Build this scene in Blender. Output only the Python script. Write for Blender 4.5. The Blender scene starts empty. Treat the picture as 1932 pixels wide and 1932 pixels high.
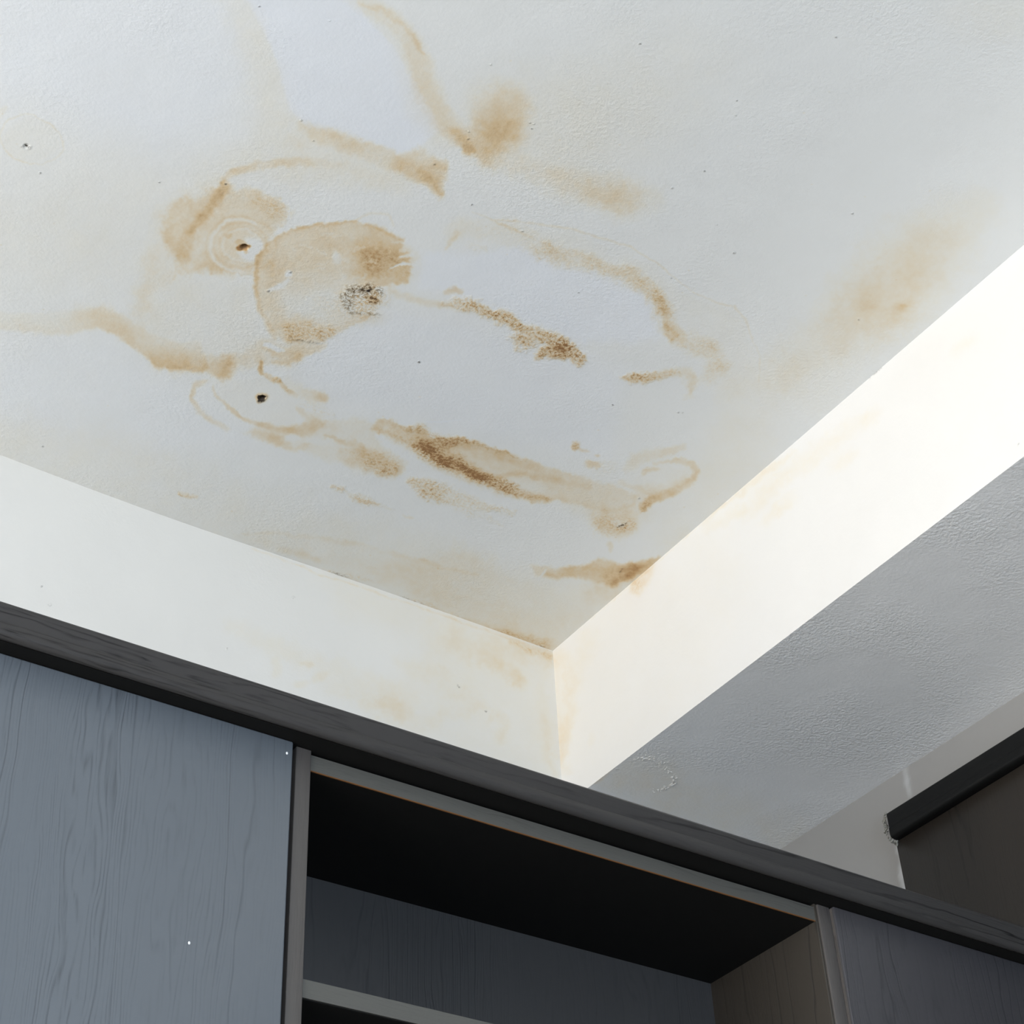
import bpy, bmesh, math, random
import numpy as np
from mathutils import Matrix, Vector

# ------------------------------------------------------------------ camera, world, lights, exposure
sc = bpy.context.scene
C = sc.collection
YAW, PIT, ROL, FPX = 0.62664545, 0.68646824, -0.05261528, 3319.83
EYE = np.array([0.0, 0.0, 1.30])
H = 1.60                                   # ceiling above the eye


def cam_rows():
    cy, sy, cp, sp = math.cos(YAW), math.sin(YAW), math.cos(PIT), math.sin(PIT)
    f = np.array([sy * cp, cy * cp, sp])
    r = np.array([cy, -sy, 0.0])
    u = np.cross(r, f)
    cr, sr = math.cos(ROL), math.sin(ROL)
    return np.array([cr * r + sr * u, -sr * r + cr * u, f])


ROWS = cam_rows()
cd = bpy.data.cameras.new('camera')
cam = bpy.data.objects.new('camera', cd)
C.objects.link(cam)
cd.sensor_width = 36.0
cd.lens = FPX / 1932 * 36.0
cd.clip_start = 0.02
m3 = Matrix((ROWS[0], ROWS[1], -ROWS[2])).transposed()
cam.matrix_world = Matrix.Translation(Vector(EYE)) @ m3.to_4x4()
sc.camera = cam

world = bpy.data.worlds.new('world')
sc.world = world
world.use_nodes = True
wn = world.node_tree.nodes
bg = wn['Background']
bg.inputs['Color'].default_value = (0.62, 0.78, 1.0, 1)
bg.inputs['Strength'].default_value = 1.0


def area(name, loc, target, sx, sy, power, col, spread=180):
    l = bpy.data.lights.new(name, 'AREA')
    l.shape = 'RECTANGLE'
    l.size, l.size_y = sx, sy
    l.energy = power
    l.color = col
    l.spread = math.radians(spread)
    o = bpy.data.objects.new(name, l)
    C.objects.link(o)
    o.location = loc
    d = Vector(target) - Vector(loc)
    o.rotation_euler = d.to_track_quat('-Z', 'Y').to_euler()
    return o


# daylight through the tall window of the left wall, and the balcony door behind the camera
area('window_daylight', (-2.42, 0.38, 1.58), (0, 0.38, 1.58), 2.4, 1.55, 58, (1.0, 0.968, 0.925))
area('balcony_daylight', (0.1, -2.92, 1.2), (0.1, 0, 1.2), 2.2, 2.0, 34, (0.66, 0.82, 1.0))

vs = sc.view_settings
vs.view_transform = 'Standard'
vs.look = 'None'
vs.gamma = 1
vs.exposure = 1.0
vs.use_curve_mapping = False
try:
    sc.cycles.max_bounces = 8
    sc.cycles.diffuse_bounces = 6
    sc.cycles.use_denoising = True
    sc.cycles.sample_clamp_indirect = 4
except Exception:
    pass

# ------------------------------------------------------------------ measuring helpers


def ray(px, py):
    return ROWS.T @ np.array([(px - 966) / FPX, -(py - 966) / FPX, 1.0])


def onz(p, z):
    r = ray(*p); return EYE + r * (z - EYE[2]) / r[2]


def onx(p, x):
    r = ray(*p); return EYE + r * (x - EYE[0]) / r[0]


def ony(p, y):
    r = ray(*p); return EYE + r * (y - EYE[1]) / r[1]


ZC = EYE[2] + H                            # ceiling
corner = onz((1043, 1228), ZC)
XB, YW = corner[0], corner[1]              # beam side, back wall
ZB = onx((1500, 1189.5), XB)[2]            # beam underside
XR = onz((1700, 1455), ZB)[0]              # right wall
YC = YW - 0.62                             # cornice face
ZT = ony((966, 1438.5), YC)[2]             # cornice top
ZCB = ony((966, 1498), YC)[2]              # cornice bottom
YD = onz((966, 1525), ZCB)[1]              # door faces
YS = onz((573, 1412), ZCB)[1]              # side panel edges of the open unit
YP = onz((1000, 1546), ZCB)[1]             # shelf edges
print('XB %.3f YW %.3f ZB %.3f XR %.3f YC %.3f ZT %.3f ZCB %.3f YD %.3f YS %.3f YP %.3f' % (XB, YW, ZB, XR, YC, ZT, ZCB, YD, YS, YP))

# ------------------------------------------------------------------ building helpers


def tag(o, label=None, cat=None, group=None, kind=None):
    if label: o['label'] = label
    if cat: o['category'] = cat
    if group: o['group'] = group
    if kind: o['kind'] = kind
    return o


def link(name, me, mat, parent=None):
    o = bpy.data.objects.new(name, me)
    C.objects.link(o)
    if mat is not None and not me.materials:
        me.materials.append(mat)
    if parent is not None:
        o.parent = parent
        o.location = -parent.location
    return o


def empty(name, loc):
    o = bpy.data.objects.new(name, None)
    C.objects.link(o)
    o.location = loc
    o.empty_display_size = 0.1
    return o


def box(name, x0, x1, y0, y1, z0, z1, mat, parent=None, bev=0.0, seg=2):
    bm = bmesh.new()
    bmesh.ops.create_cube(bm, size=1)
    for v in bm.verts:
        v.co = Vector((x0 + (v.co.x + .5) * (x1 - x0), y0 + (v.co.y + .5) * (y1 - y0), z0 + (v.co.z + .5) * (z1 - z0)))
    if bev > 0:
        bmesh.ops.bevel(bm, geom=bm.edges[:], offset=bev, segments=seg, profile=.5, affect='EDGES')
    bmesh.ops.recalc_face_normals(bm, faces=bm.faces)
    me = bpy.data.meshes.new(name)
    bm.to_mesh(me); bm.free()
    if bev > 0:
        for p in me.polygons: p.use_smooth = True
        try: me.set_sharp_from_angle(angle=math.radians(50))
        except Exception: pass
    return link(name, me, mat, parent)


def extrude_profile(name, prof, a, b, frame, mat, parent=None, smooth=True):
    """prof: closed list of (u, v); frame(u, v, t) -> xyz; swept from t=a to t=b"""
    n = len(prof)
    vs_, fs = [], []
    for t in (a, b):
        for u, v in prof: vs_.append(frame(u, v, t))
    for i in range(n):
        j = (i + 1) % n
        fs.append((i, j, n + j, n + i))
    fs.append(tuple(range(n))); fs.append(tuple(range(2 * n - 1, n - 1, -1)))
    me = bpy.data.meshes.new(name)
    me.from_pydata([tuple(map(float, q)) for q in vs_], [], fs)
    bm = bmesh.new(); bm.from_mesh(me)
    bmesh.ops.recalc_face_normals(bm, faces=bm.faces)
    bm.to_mesh(me); bm.free()
    for p in me.polygons: p.use_smooth = True
    me.set_sharp_from_angle(angle=math.radians(35))
    return link(name, me, mat, parent)


# ------------------------------------------------------------------ materials
class NT:
    def __init__(s, name):
        s.mat = bpy.data.materials.new(name)
        s.mat.use_nodes = True
        s.t = s.mat.node_tree
        s.b = s.t.nodes['Principled BSDF']

    def n(s, typ, **kw):
        nd = s.t.nodes.new(typ)
        for k, v in kw.items():
            if k.startswith('i_'):
                nd.inputs[k[2:].replace('_', ' ')].default_value = v
            else:
                setattr(nd, k, v)
        return nd

    def l(s, a, b):
        s.t.links.new(a, b)

    def val(s, x, sock):
        if isinstance(x, (int, float)): sock.default_value = x
        elif isinstance(x, tuple): sock.default_value = x
        else: s.l(x, sock)

    def m(s, op, a, b=None, c=None, clamp=False):
        nd = s.n('ShaderNodeMath', operation=op, use_clamp=clamp)
        s.val(a, nd.inputs[0])
        if b is not None: s.val(b, nd.inputs[1])
        if c is not None: s.val(c, nd.inputs[2])
        return nd.outputs[0]

    def mix(s, f, a, b, mode='MIX'):
        nd = s.n('ShaderNodeMix', data_type='RGBA', blend_type=mode)
        s.val(f, nd.inputs[0]); s.val(a, nd.inputs[6]); s.val(b, nd.inputs[7])
        return nd.outputs[2]

    def ramp(s, f, stops, interp='LINEAR'):
        nd = s.n('ShaderNodeValToRGB')
        cr = nd.color_ramp
        cr.interpolation = interp
        while len(cr.elements) > 1: cr.elements.remove(cr.elements[-1])
        cr.elements[0].position = stops[0][0]; cr.elements[0].color = stops[0][1]
        for p, c in stops[1:]:
            e = cr.elements.new(p); e.color = c
        s.l(f, nd.inputs[0])
        return nd.outputs[0]

    def coord(s, scale=(1, 1, 1), kind='Object', loc=(0, 0, 0)):
        tc = s.n('ShaderNodeTexCoord')
        mp = s.n('ShaderNodeMapping')
        mp.inputs['Scale'].default_value = scale
        mp.inputs['Location'].default_value = loc
        s.l(tc.outputs[kind], mp.inputs[0])
        return mp.outputs[0]

    def noise(s, vec, scale, detail=2, rough=.5, dist=0.0):
        nd = s.n('ShaderNodeTexNoise')
        s.l(vec, nd.inputs['Vector'])
        nd.inputs['Scale'].default_value = scale
        nd.inputs['Detail'].default_value = detail
        nd.inputs['Roughness'].default_value = rough
        nd.inputs['Distortion'].default_value = dist
        return nd.outputs[0]

    def bump(s, h, strength, dist, prev=None):
        nd = s.n('ShaderNodeBump')
        nd.inputs['Strength'].default_value = strength
        nd.inputs['Distance'].default_value = dist
        s.l(h, nd.inputs['Height'])
        if prev is not None: s.l(prev, nd.inputs['Normal'])
        return nd.outputs[0]


def g(v, a=1.0):
    return (v, v, v, a)


def sl(r, gg, b):
    def f(c):
        c /= 255
        return c / 12.92 if c <= .04045 else ((c + .055) / 1.055) ** 2.4
    return (f(r), f(gg), f(b), 1)


def paint_mat(name, base=(0.80, 0.80, 0.79, 1), rough=.6, spec=.35, bumpk=.45, clean=(0.80, 0.815, 0.85, 1)):
    """emulsion paint with water stains read from the surface's own stain attribute"""
    k = NT(name)
    at = k.n('ShaderNodeAttribute', attribute_name='stain')
    sp = k.n('ShaderNodeSeparateColor')
    k.l(at.outputs['Color'], sp.inputs[0])
    T, G, K = sp.outputs[0], sp.outputs[1], sp.outputs[2]
    W = at.outputs['Alpha']
    co = k.coord()
    n1 = k.noise(co, 240, 3, .7)            # crumbly grain
    n2 = k.noise(co, 9, 4, .55)              # broad mottling
    n3 = k.noise(co, 90, 3, .6)
    gr = k.m('MULTIPLY', k.m('SUBTRACT', n1, .42), 4.2, clamp=True)
    gg = k.m('MULTIPLY', G, k.m('MULTIPLY_ADD', gr, .80, .12))
    t1 = k.m('MULTIPLY', T, k.m('MULTIPLY_ADD', n3, .55, .72))
    t = k.m('ADD', t1, gg, clamp=True)
    tint = k.ramp(t, [(0, (1, 1, 1, 1)), (.12, (.995, .965, .90, 1)), (.3, (.965, .86, .70, 1)), (.55, (.89, .68, .43, 1)),
                      (.8, (.66, .41, .19, 1)), (1, (.40, .20, .075, 1))])
    mott = k.ramp(n2, [(.3, g(.975)), (.7, g(1.0))])
    b0 = k.mix(W, base, clean)
    b1 = k.mix(1.0, b0, mott, 'MULTIPLY')
    b2 = k.mix(1.0, b1, tint, 'MULTIPLY')
    kk = k.m('MULTIPLY', K, k.m('MULTIPLY_ADD', k.m('MULTIPLY', k.m('SUBTRACT', n1, .44), 7, clamp=True), 1.0, .0), clamp=True)
    ks = k.m('MAXIMUM', kk, k.m('MULTIPLY', k.m('SUBTRACT', K, .8), 6, clamp=True))
    b3 = k.mix(ks, b2, (.030, .019, .011, 1))
    k.l(b3, k.b.inputs['Base Color'])
    k.b.inputs['Roughness'].default_value = rough
    k.b.inputs['Specular IOR Level'].default_value = spec
    co2 = k.coord((1, 1, 1))
    h1 = k.noise(co2, 210, 3, .6)
    h2 = k.noise(co2, 22, 3, .5)
    patch = k.m('MULTIPLY', k.m('SUBTRACT', k.noise(co2, 5, 2, .5), .42), 4, clamp=True)
    hh = k.m('MULTIPLY', h1, k.m('MULTIPLY_ADD', patch, .8, .2))
    bn = k.bump(hh, bumpk, .0022)
    bn = k.bump(h2, .25, .003, bn)
    hg = k.m('MULTIPLY', n1, k.m('ADD', G, K, clamp=True))
    bn = k.bump(hg, .8, .0022, bn)
    k.l(bn, k.b.inputs['Normal'])
    return k.mat


def wood_mat(name, axis, dark, light, line, rough=.42, spec=.5, freq=1.0, seed=0.0, lines=.8, fk=.62, wob=1.0):
    """grey wood-grain laminate; axis = direction of the grain"""
    k = NT(name)
    st = {'x': (.045, 1, 1), 'y': (1, .045, 1), 'z': (1, 1, .045)}[axis]
    sf = {'x': (.05, 1, 1), 'y': (1, .05, 1), 'z': (1, 1, .05)}[axis]
    co = k.coord(st, loc=(seed, seed * .7, seed * .3))
    cf = k.coord(sf, loc=(seed, seed, seed))
    xyz = k.n('ShaderNodeSeparateXYZ')
    k.l(k.coord(), xyz.inputs[0])
    X, Y, Z = xyz.outputs
    u = {'x': k.m('ADD', Z, k.m('MULTIPLY', Y, .6)), 'y': k.m('ADD', Z, k.m('MULTIPLY', X, .6)), 'z': k.m('ADD', X, Y)}[axis]
    nz = k.noise(co, 5 * freq, 2, .45)
    nz2 = k.noise(k.coord({'x': (.16, 1, 1), 'y': (1, .16, 1), 'z': (1, 1, .16)}[axis], loc=(seed, seed * .7, seed * .3)), 20 * freq, 3, .6)
    f = k.m('ADD', k.m('MULTIPLY', u, 52 * freq), k.m('MULTIPLY_ADD', nz, 26 * (.5 + .5 * wob), k.m('MULTIPLY', nz2, 3.2 * wob)))
    r = k.m('FRACT', f)
    r2 = k.m('MINIMUM', r, k.m('SUBTRACT', 1, r))
    ln = k.m('SUBTRACT', 1, k.m('MULTIPLY', r2, 10), clamp=True)
    brk = k.m('MULTIPLY', k.m('SUBTRACT', k.noise(co, 14 * freq, 2), .43), 5, clamp=True)
    ln = k.m('MULTIPLY', ln, brk)
    f2 = k.m('ADD', k.m('MULTIPLY', u, 230 * freq), k.m('MULTIPLY_ADD', nz, 60, k.m('MULTIPLY', nz2, 13 * wob)))
    q = k.m('FRACT', f2)
    q2 = k.m('MINIMUM', q, k.m('SUBTRACT', 1, q))
    fine = k.noise(cf, 260 * freq, 3, .65)
    fl = k.m('MULTIPLY', k.m('SUBTRACT', 1, k.m('MULTIPLY', q2, 3.6), clamp=True), k.m('MULTIPLY', k.m('SUBTRACT', fine, .38), 3.2, clamp=True))
    reg = k.m('MULTIPLY', k.m('SUBTRACT', k.noise(co, 12, 2), .36), 4, clamp=True)
    fl = k.m('MULTIPLY', fl, k.m('MULTIPLY_ADD', reg, .8, .2))
    base = k.mix(k.noise(co, 6, 3), dark, light)
    mk = k.m('ADD', k.m('MULTIPLY', ln, lines), k.m('MULTIPLY', fl, fk), clamp=True)
    c = k.mix(mk, base, line)
    k.l(c, k.b.inputs['Base Color'])
    k.l(k.m('MULTIPLY_ADD', mk, .15, rough), k.b.inputs['Roughness'])
    k.b.inputs['Specular IOR Level'].default_value = spec
    k.l(k.bump(k.m('SUBTRACT', 1, mk), .35, .0006), k.b.inputs['Normal'])
    return k.mat


def plain(name, col, rough=.6, spec=.3, metal=0.0, nscale=40, amt=.12, bumpk=.1):
    k = NT(name)
    co = k.coord()
    n = k.noise(co, nscale, 3)
    c = k.mix(k.m('MULTIPLY', n, amt), col, tuple(x * .5 for x in col[:3]) + (1,))
    k.l(c, k.b.inputs['Base Color'])
    k.b.inputs['Roughness'].default_value = rough
    k.b.inputs['Metallic'].default_value = metal
    k.b.inputs['Specular IOR Level'].default_value = spec
    k.l(k.bump(n, bumpk, .001), k.b.inputs['Normal'])
    return k.mat


M_ceil = paint_mat('stained_ceiling_paint', base=(.685, .69, .68, 1), clean=(.685, .705, .74, 1))
M_wall = paint_mat('stained_wall_paint', base=(.70, .68, .64, 1), bumpk=.1, clean=(.86, .86, .85, 1))
M_beam = paint_mat('beam_paint', base=(.76, .735, .70, 1), bumpk=.1, clean=(.86, .86, .85, 1))
M_under = paint_mat('grey_gloss_beam_paint', base=(.84, .83, .815, 1), rough=.32, spec=.5, bumpk=.9, clean=(.88, .87, .85, 1))
M_grey = paint_mat('grey_wall_paint', base=(.30, .288, .272, 1), rough=.40, spec=.5, bumpk=.04, clean=(.5, .5, .5, 1))
M_room = plain('room_wall_paint', (.70, .70, .68, 1), .8)
M_floor = plain('pale_floor_tiles', (.50, .47, .42, 1), .45, .4, nscale=3, amt=.2)
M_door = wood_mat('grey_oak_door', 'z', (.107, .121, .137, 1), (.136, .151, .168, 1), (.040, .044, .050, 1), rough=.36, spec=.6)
M_door_shaded = wood_mat('grey_oak_door_shaded', 'z', (.046, .044, .048, 1), (.057, .054, .058, 1), (.02, .02, .022, 1), rough=.4, seed=3.3)  # same laminate as the left door, weaker light on the right painted in
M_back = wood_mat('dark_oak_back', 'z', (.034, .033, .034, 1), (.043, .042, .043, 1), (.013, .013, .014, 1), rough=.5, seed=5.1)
M_side = wood_mat('brown_grey_oak_side', 'z', (.040, .033, .026, 1), (.052, .044, .035, 1), (.018, .015, .012, 1), rough=.5, seed=1.7)
M_edge = wood_mat('grey_oak_edging', 'z', (.070, .062, .058, 1), (.095, .085, .078, 1), (.04, .035, .033, 1), rough=.45, seed=2.2, freq=2)
M_edge_x = wood_mat('grey_oak_shelf_edging', 'x', (.070, .068, .060, 1), (.10, .096, .086, 1), (.045, .042, .038, 1), rough=.5, seed=4.2, freq=2)
M_corn = wood_mat('charcoal_oak_cornice', 'x', (.031, .029, .028, 1), (.058, .054, .052, 1), (.006, .0055, .0055, 1), rough=.45, spec=.14, seed=.6, freq=1.9, lines=1.0, fk=1.0, wob=.4)
M_corn_y = wood_mat('black_oak_cornice', 'y', (.004, .004, .0038, 1), (.007, .0068, .0065, 1), (.003, .003, .003, 1), rough=.45, spec=.2, seed=.9, freq=1.8)
M_dpanel = wood_mat('dark_brown_oak_door', 'z', (.014, .0115, .0095, 1), (.034, .027, .021, 1), (.009, .0075, .006, 1), rough=.3, spec=.4, seed=7.7)
M_shade = plain('shaded_underside', (.008, .0078, .0075, 1), .7, .12)  # shade of down-facing faces put into a near-black colour
M_orange = plain('raw_orange_edge', (.17, .075, .025, 1), .6)
M_caulk = plain('old_filler', (.34, .33, .29, 1), .8, .2, nscale=300, amt=.8, bumpk=.8)
M_white = plain('white_drip', (.85, .85, .85, 1), .5)
M_frame = plain('white_window_frame', (.8, .8, .8, 1), .4)

# ------------------------------------------------------------------ stain charts
rng = np.random.default_rng(11)
SC = 1.5                                      # chart cells of two units
NCH = 1380
OFF = 60                                    # chart margin in units


def vnoise(n, cell, seed):
    r = np.random.default_rng(seed)
    m = int(n / cell) + 4
    gd = r.random((m, m))
    t = np.arange(n) / cell
    i = t.astype(int); f = t - i; f = f * f * (3 - 2 * f)
    a = gd[i][:, i] * (1 - f)[None, :] + gd[i][:, i + 1] * f[None, :]
    b = gd[i + 1][:, i] * (1 - f)[None, :] + gd[i + 1][:, i + 1] * f[None, :]
    return a * (1 - f)[:, None] + b * f[:, None]


def fractal(seed, cell, octs=4, gain=.55):
    out = np.zeros((NCH, NCH)); amp = 1; tot = 0
    for o in range(octs):
        out += amp * (vnoise(NCH, max(cell / 2 ** o, 1.01), seed + o) - .5); tot += amp; amp *= gain
    return out / tot * 2


WX, WY = fractal(1, 26, 5, .78) * 1.7, fractal(21, 26, 5, .78) * 1.7
AMT = fractal(41, 34, 6, .75) * 1.3
FINE = fractal(61, 5, 3, .7)
_u = np.arange(NCH) * SC - OFF
UU, VV = np.meshgrid(_u, _u)


class Chart:
    def __init__(s):
        s.a = np.zeros((4, NCH, NCH), np.float32)

    def win(s, x0, y0, x1, y1, pad):
        f = lambda v: int(min(max((v + OFF) / SC, 0), NCH))
        return slice(f(y0 - pad), f(y1 + pad) + 1), slice(f(x0 - pad), f(x1 + pad) + 1)

    def put(s, w, ch, val, mode='max'):
        A = s.a[ch][w]
        if mode == 'max': np.maximum(A, val, out=A)
        elif mode == 'add': A += val
        elif mode == 'mul': A *= (1 - np.clip(val, 0, 1))
        elif mode == 'scr': A[...] = 1 - (1 - A) * (1 - np.clip(val, 0, 1))

    def seg(s, pts, P, Q):
        """distance to polyline and running parameter"""
        best = np.full(P.shape, 1e9); par = np.zeros(P.shape)
        n = len(pts) - 1
        for i in range(n):
            (ax, ay), (bx, by) = pts[i][:2], pts[i + 1][:2]
            dx, dy = bx - ax, by - ay
            L = dx * dx + dy * dy + 1e-6
            t = np.clip(((P - ax) * dx + (Q - ay) * dy) / L, 0, 1)
            d = np.hypot(P - ax - t * dx, Q - ay - t * dy)
            k = d < best
            best[k] = d[k]; par[k] = (i + t)[k]
        return best, par

    def stroke(s, pts, ch=0, soft=.5, warp=6, mode='scr', mott=.35):
        """pts: (x, y, half width, amount)"""
        x = [p[0] for p in pts]; y = [p[1] for p in pts]
        mw = max(p[2] for p in pts)
        w = s.win(min(x), min(y), max(x), max(y), mw * 2 + warp * 2 + 4)
        P = UU[w] + WX[w] * warp; Q = VV[w] + WY[w] * warp
        d, t = s.seg(pts, P, Q)
        hw = np.interp(t, range(len(pts)), [p[2] for p in pts])
        am = np.interp(t, range(len(pts)), [p[3] for p in pts])
        v = np.clip((hw * (1 + soft) - d) / (hw * 2 * soft + .8), 0, 1)
        v = v * v * (3 - 2 * v) * am * (1 + mott * AMT[w] * 2)
        s.put(w, ch, np.clip(v, 0, 1), mode)

    def blob(s, x, y, rx, ry, amt, ang=0, ch=0, soft=.6, warp=6, mode='scr', mott=.35):
        R = max(rx, ry) * (1 + soft)
        w = s.win(x, y, x, y, R + warp * 2 + 4)
        P = UU[w] + WX[w] * warp - x; Q = VV[w] + WY[w] * warp - y
        a = math.radians(ang); ca, sa = math.cos(a), math.sin(a)
        d = np.hypot((P * ca + Q * sa) / rx, (-P * sa + Q * ca) / ry)
        v = np.clip((1 + soft - d) / (2 * soft + 1e-3), 0, 1)
        v = v * v * (3 - 2 * v) * amt * (1 + mott * AMT[w] * 2)
        s.put(w, ch, np.clip(v, 0, 1), mode)

    def poly(s, pts, amt, ch=0, inner=0, edge=4, rim=0, rimw=8, warp=6, mode='scr', mott=.35, grad=None):
        x = [p[0] for p in pts]; y = [p[1] for p in pts]
        w = s.win(min(x), min(y), max(x), max(y), edge * 3 + warp * 2 + rimw)
        P = UU[w] + WX[w] * warp; Q = VV[w] + WY[w] * warp
        cl = list(pts) + [pts[0]]
        d, _ = s.seg(cl, P, Q)
        ins = np.zeros(P.shape, bool)
        for i in range(len(pts)):
            (ax, ay), (bx, by) = cl[i][:2], cl[i + 1][:2]
            if ay == by: continue
            c = ((ay > Q) != (by > Q)) & (P < (bx - ax) * (Q - ay) / (by - ay) + ax)
            ins ^= c
        sd = np.where(ins, d, -d)
        v = np.clip((sd + edge) / (2 * edge), 0, 1); v = v * v * (3 - 2 * v)
        fill = amt * np.ones_like(v)
        if inner: fill = amt * (1 - inner * np.clip(sd / 40, 0, 1))
        if rim: fill = fill + rim * np.exp(-(np.maximum(sd, 0) / rimw) ** 2)
        if grad is not None: fill = fill * grad(UU[w], VV[w])
        v = v * fill * (1 + mott * AMT[w] * 2)
        s.put(w, ch, np.clip(v, 0, 1), mode)

    def line(s, pts, hw, amt, **k):
        n = len(pts)
        s.stroke([(p[0], p[1], hw * (.35 + .65 * math.sin(math.pi * (i + .6) / (n + .2))), amt) for i, p in enumerate(pts)], **k)

    def sample(s, U, V):
        X = np.clip((U + OFF) / SC, 0, NCH - 1.001); Y = np.clip((V + OFF) / SC, 0, NCH - 1.001)
        i = X.astype(int); j = Y.astype(int); fx = X - i; fy = Y - j
        o = []
        for c in range(4):
            A = s.a[c]
            o.append((A[j, i] * (1 - fx) + A[j, i + 1] * fx) * (1 - fy) + (A[j + 1, i] * (1 - fx) + A[j + 1, i + 1] * fx) * fy)
        return np.stack(o, -1)


def to_chart(P):
    """chart units of points on a surface (one fixed plane-to-chart mapping per surface)"""
    D = (P - EYE) @ ROWS.T
    D[:, 2] = np.where(D[:, 2] < .2, np.nan, D[:, 2])
    U = D[:, 0] / D[:, 2] * FPX + 966; V = -D[:, 1] / D[:, 2] * FPX + 966
    bad = ~(np.isfinite(U) & np.isfinite(V)) | (U < -55) | (V < -55) | (U > 1985) | (V > 1985)
    U = np.where(bad, -55, U); V = np.where(bad, -55, V)
    return U, V, bad


def surface(name, us, vs2, frame, chart, mat, disp=None, flip=False):
    """dense sheet us x vs2 -> frame(u, v) with the stain attribute"""
    A, B = np.meshgrid(us, vs2)
    P = frame(A.ravel(), B.ravel())
    U, V, bad = to_chart(P)
    col = chart.sample(U, V); col[bad] = 0
    if disp is not None: P = disp(P, U, V, col)
    nu, nv = len(us), len(vs2)
    i = (np.arange(nv - 1)[:, None] * nu + np.arange(nu - 1)[None, :]).ravel()
    F = np.stack([i, i + 1, i + nu + 1, i + nu], -1)
    if flip: F = F[:, ::-1]
    me = bpy.data.meshes.new(name)
    me.vertices.add(len(P)); me.vertices.foreach_set('co', P.astype(np.float32).ravel())
    me.loops.add(F.size); me.loops.foreach_set('vertex_index', F.astype(np.int32).ravel())
    me.polygons.add(len(F)); me.polygons.foreach_set('loop_start', (np.arange(len(F)) * 4).astype(np.int32))
    me.polygons.foreach_set('loop_total', np.full(len(F), 4, np.int32))
    me.update(calc_edges=True)
    me.polygons.foreach_set('use_smooth', np.ones(len(F), bool))
    at = me.attributes.new('stain', 'FLOAT_COLOR', 'POINT')
    at.data.foreach_set('color', col.astype(np.float32).ravel())
    me.update()
    return link(name, me, mat)


#STAINS#
# water stains traced onto the ceiling, in chart units
sr0 = np.random.default_rng(8)
c = ceil_chart = Chart()
# clean pale patch between the two tide lines
c.poly([(440, -60), (470, 10), (500, 60), (528, 130), (545, 205), (580, 238), (640, 248), (700, 268), (757, 288), (800, 272), (832, 245),
        (806, 200), (783, 150), (742, 85), (690, 35), (650, -60)], .95, ch=3, edge=5, warp=5, mott=.05)
c.poly([(-40, -60), (420, -60), (470, 150), (420, 240), (300, 300), (60, 200), (-40, 190)], .6, ch=3, edge=60, warp=10, mott=.1)
c.poly([(560, 690), (700, 590), (900, 610), (1180, 700), (1150, 860), (900, 820), (640, 760)], .5, ch=3, edge=30, warp=10, mott=.1)
c.poly([(790, 480), (980, 470), (1220, 560), (1250, 640), (1100, 650), (900, 560), (790, 540)], .8, ch=3, edge=12, warp=10, mott=.1)
c.poly([(-40, 640), (200, 640), (300, 710), (480, 830), (300, 860), (-40, 800)], .3, ch=3, edge=30, warp=10)
# band left of the patch and above it
c.stroke([(415, -40, 22, .05), (470, 60, 26, .08), (495, 140, 34, .07), (510, 210, 36, .08), (560, 255, 24, .14)], soft=.9, warp=14)
c.stroke([(385, 330, 30, .05), (500, 300, 40, .1), (650, 310, 36, .14), (760, 340, 24, .1)], soft=.9, warp=14)
# wedge under the patch running to a point
c.poly([(562, 232), (640, 250), (700, 270), (757, 291), (800, 278), (845, 308), (838, 342), (836, 374), (815, 352), (760, 330), (700, 305), (640, 285), (590, 268)],
       .25, edge=9, rim=.03, rimw=12, warp=8, mott=.25, grad=lambda x, y: np.clip(.55 + (x - 600) / 420, .5, 1.15))
c.stroke([(750, 308, 12, .18), (790, 325, 15, .32), (820, 340, 13, .36), (834, 366, 4, .34)], soft=.9, warp=6)
c.stroke([(570, 240, 9, .12), (640, 262, 15, .2), (700, 285, 14, .1)], soft=.9)
c.stroke([(815, 315, 6, .1), (838, 310, 9, .22), (842, 300, 4, .05)], soft=.8)
# band right of the patch
c.stroke([(640, -20, 16, .12), (700, 12, 16, .14), (745, 38, 17, .17), (775, 75, 18, .18), (797, 125, 22, .17), (812, 180, 24, .17), (838, 225, 22, .19), (872, 262, 17, .27), (890, 285, 9, .3)], soft=.55, warp=8)
c.line([(680, 4), (735, 25), (762, 48), (780, 72), (800, 100)], 6, .2, soft=.9)
c.stroke([(740, 60, 16, .04), (780, 130, 26, .09), (800, 200, 28, .1), (840, 255, 24, .1)], soft=.9)
c.stroke([(855, 250, 9, .22), (880, 262, 13, .3), (885, 285, 8, .26)], soft=.8)
# soft brown cloud with its tail
c.blob(942, 235, 46, 64, .40, ang=8, soft=.65, warp=12, mott=.2)
c.blob(930, 262, 34, 34, .20, soft=.7, warp=10)
c.blob(960, 190, 30, 30, .12, soft=.8, warp=10)
c.blob(900, 185, 22, 30, .10, soft=.9)
c.stroke([(900, 290, 18, .15), (960, 305, 20, .16), (1020, 330, 24, .16), (1090, 355, 30, .2), (1160, 372, 34, .26), (1230, 380, 26, .1)], soft=.8, warp=12)
c.blob(1160, 370, 45, 20, .12, soft=.9, warp=10)
c.blob(1060, 235, 170, 95, .11, soft=.8, warp=20, mott=.2)
c.blob(1250, 130, 130, 80, .05, soft=.9, warp=20)
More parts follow.
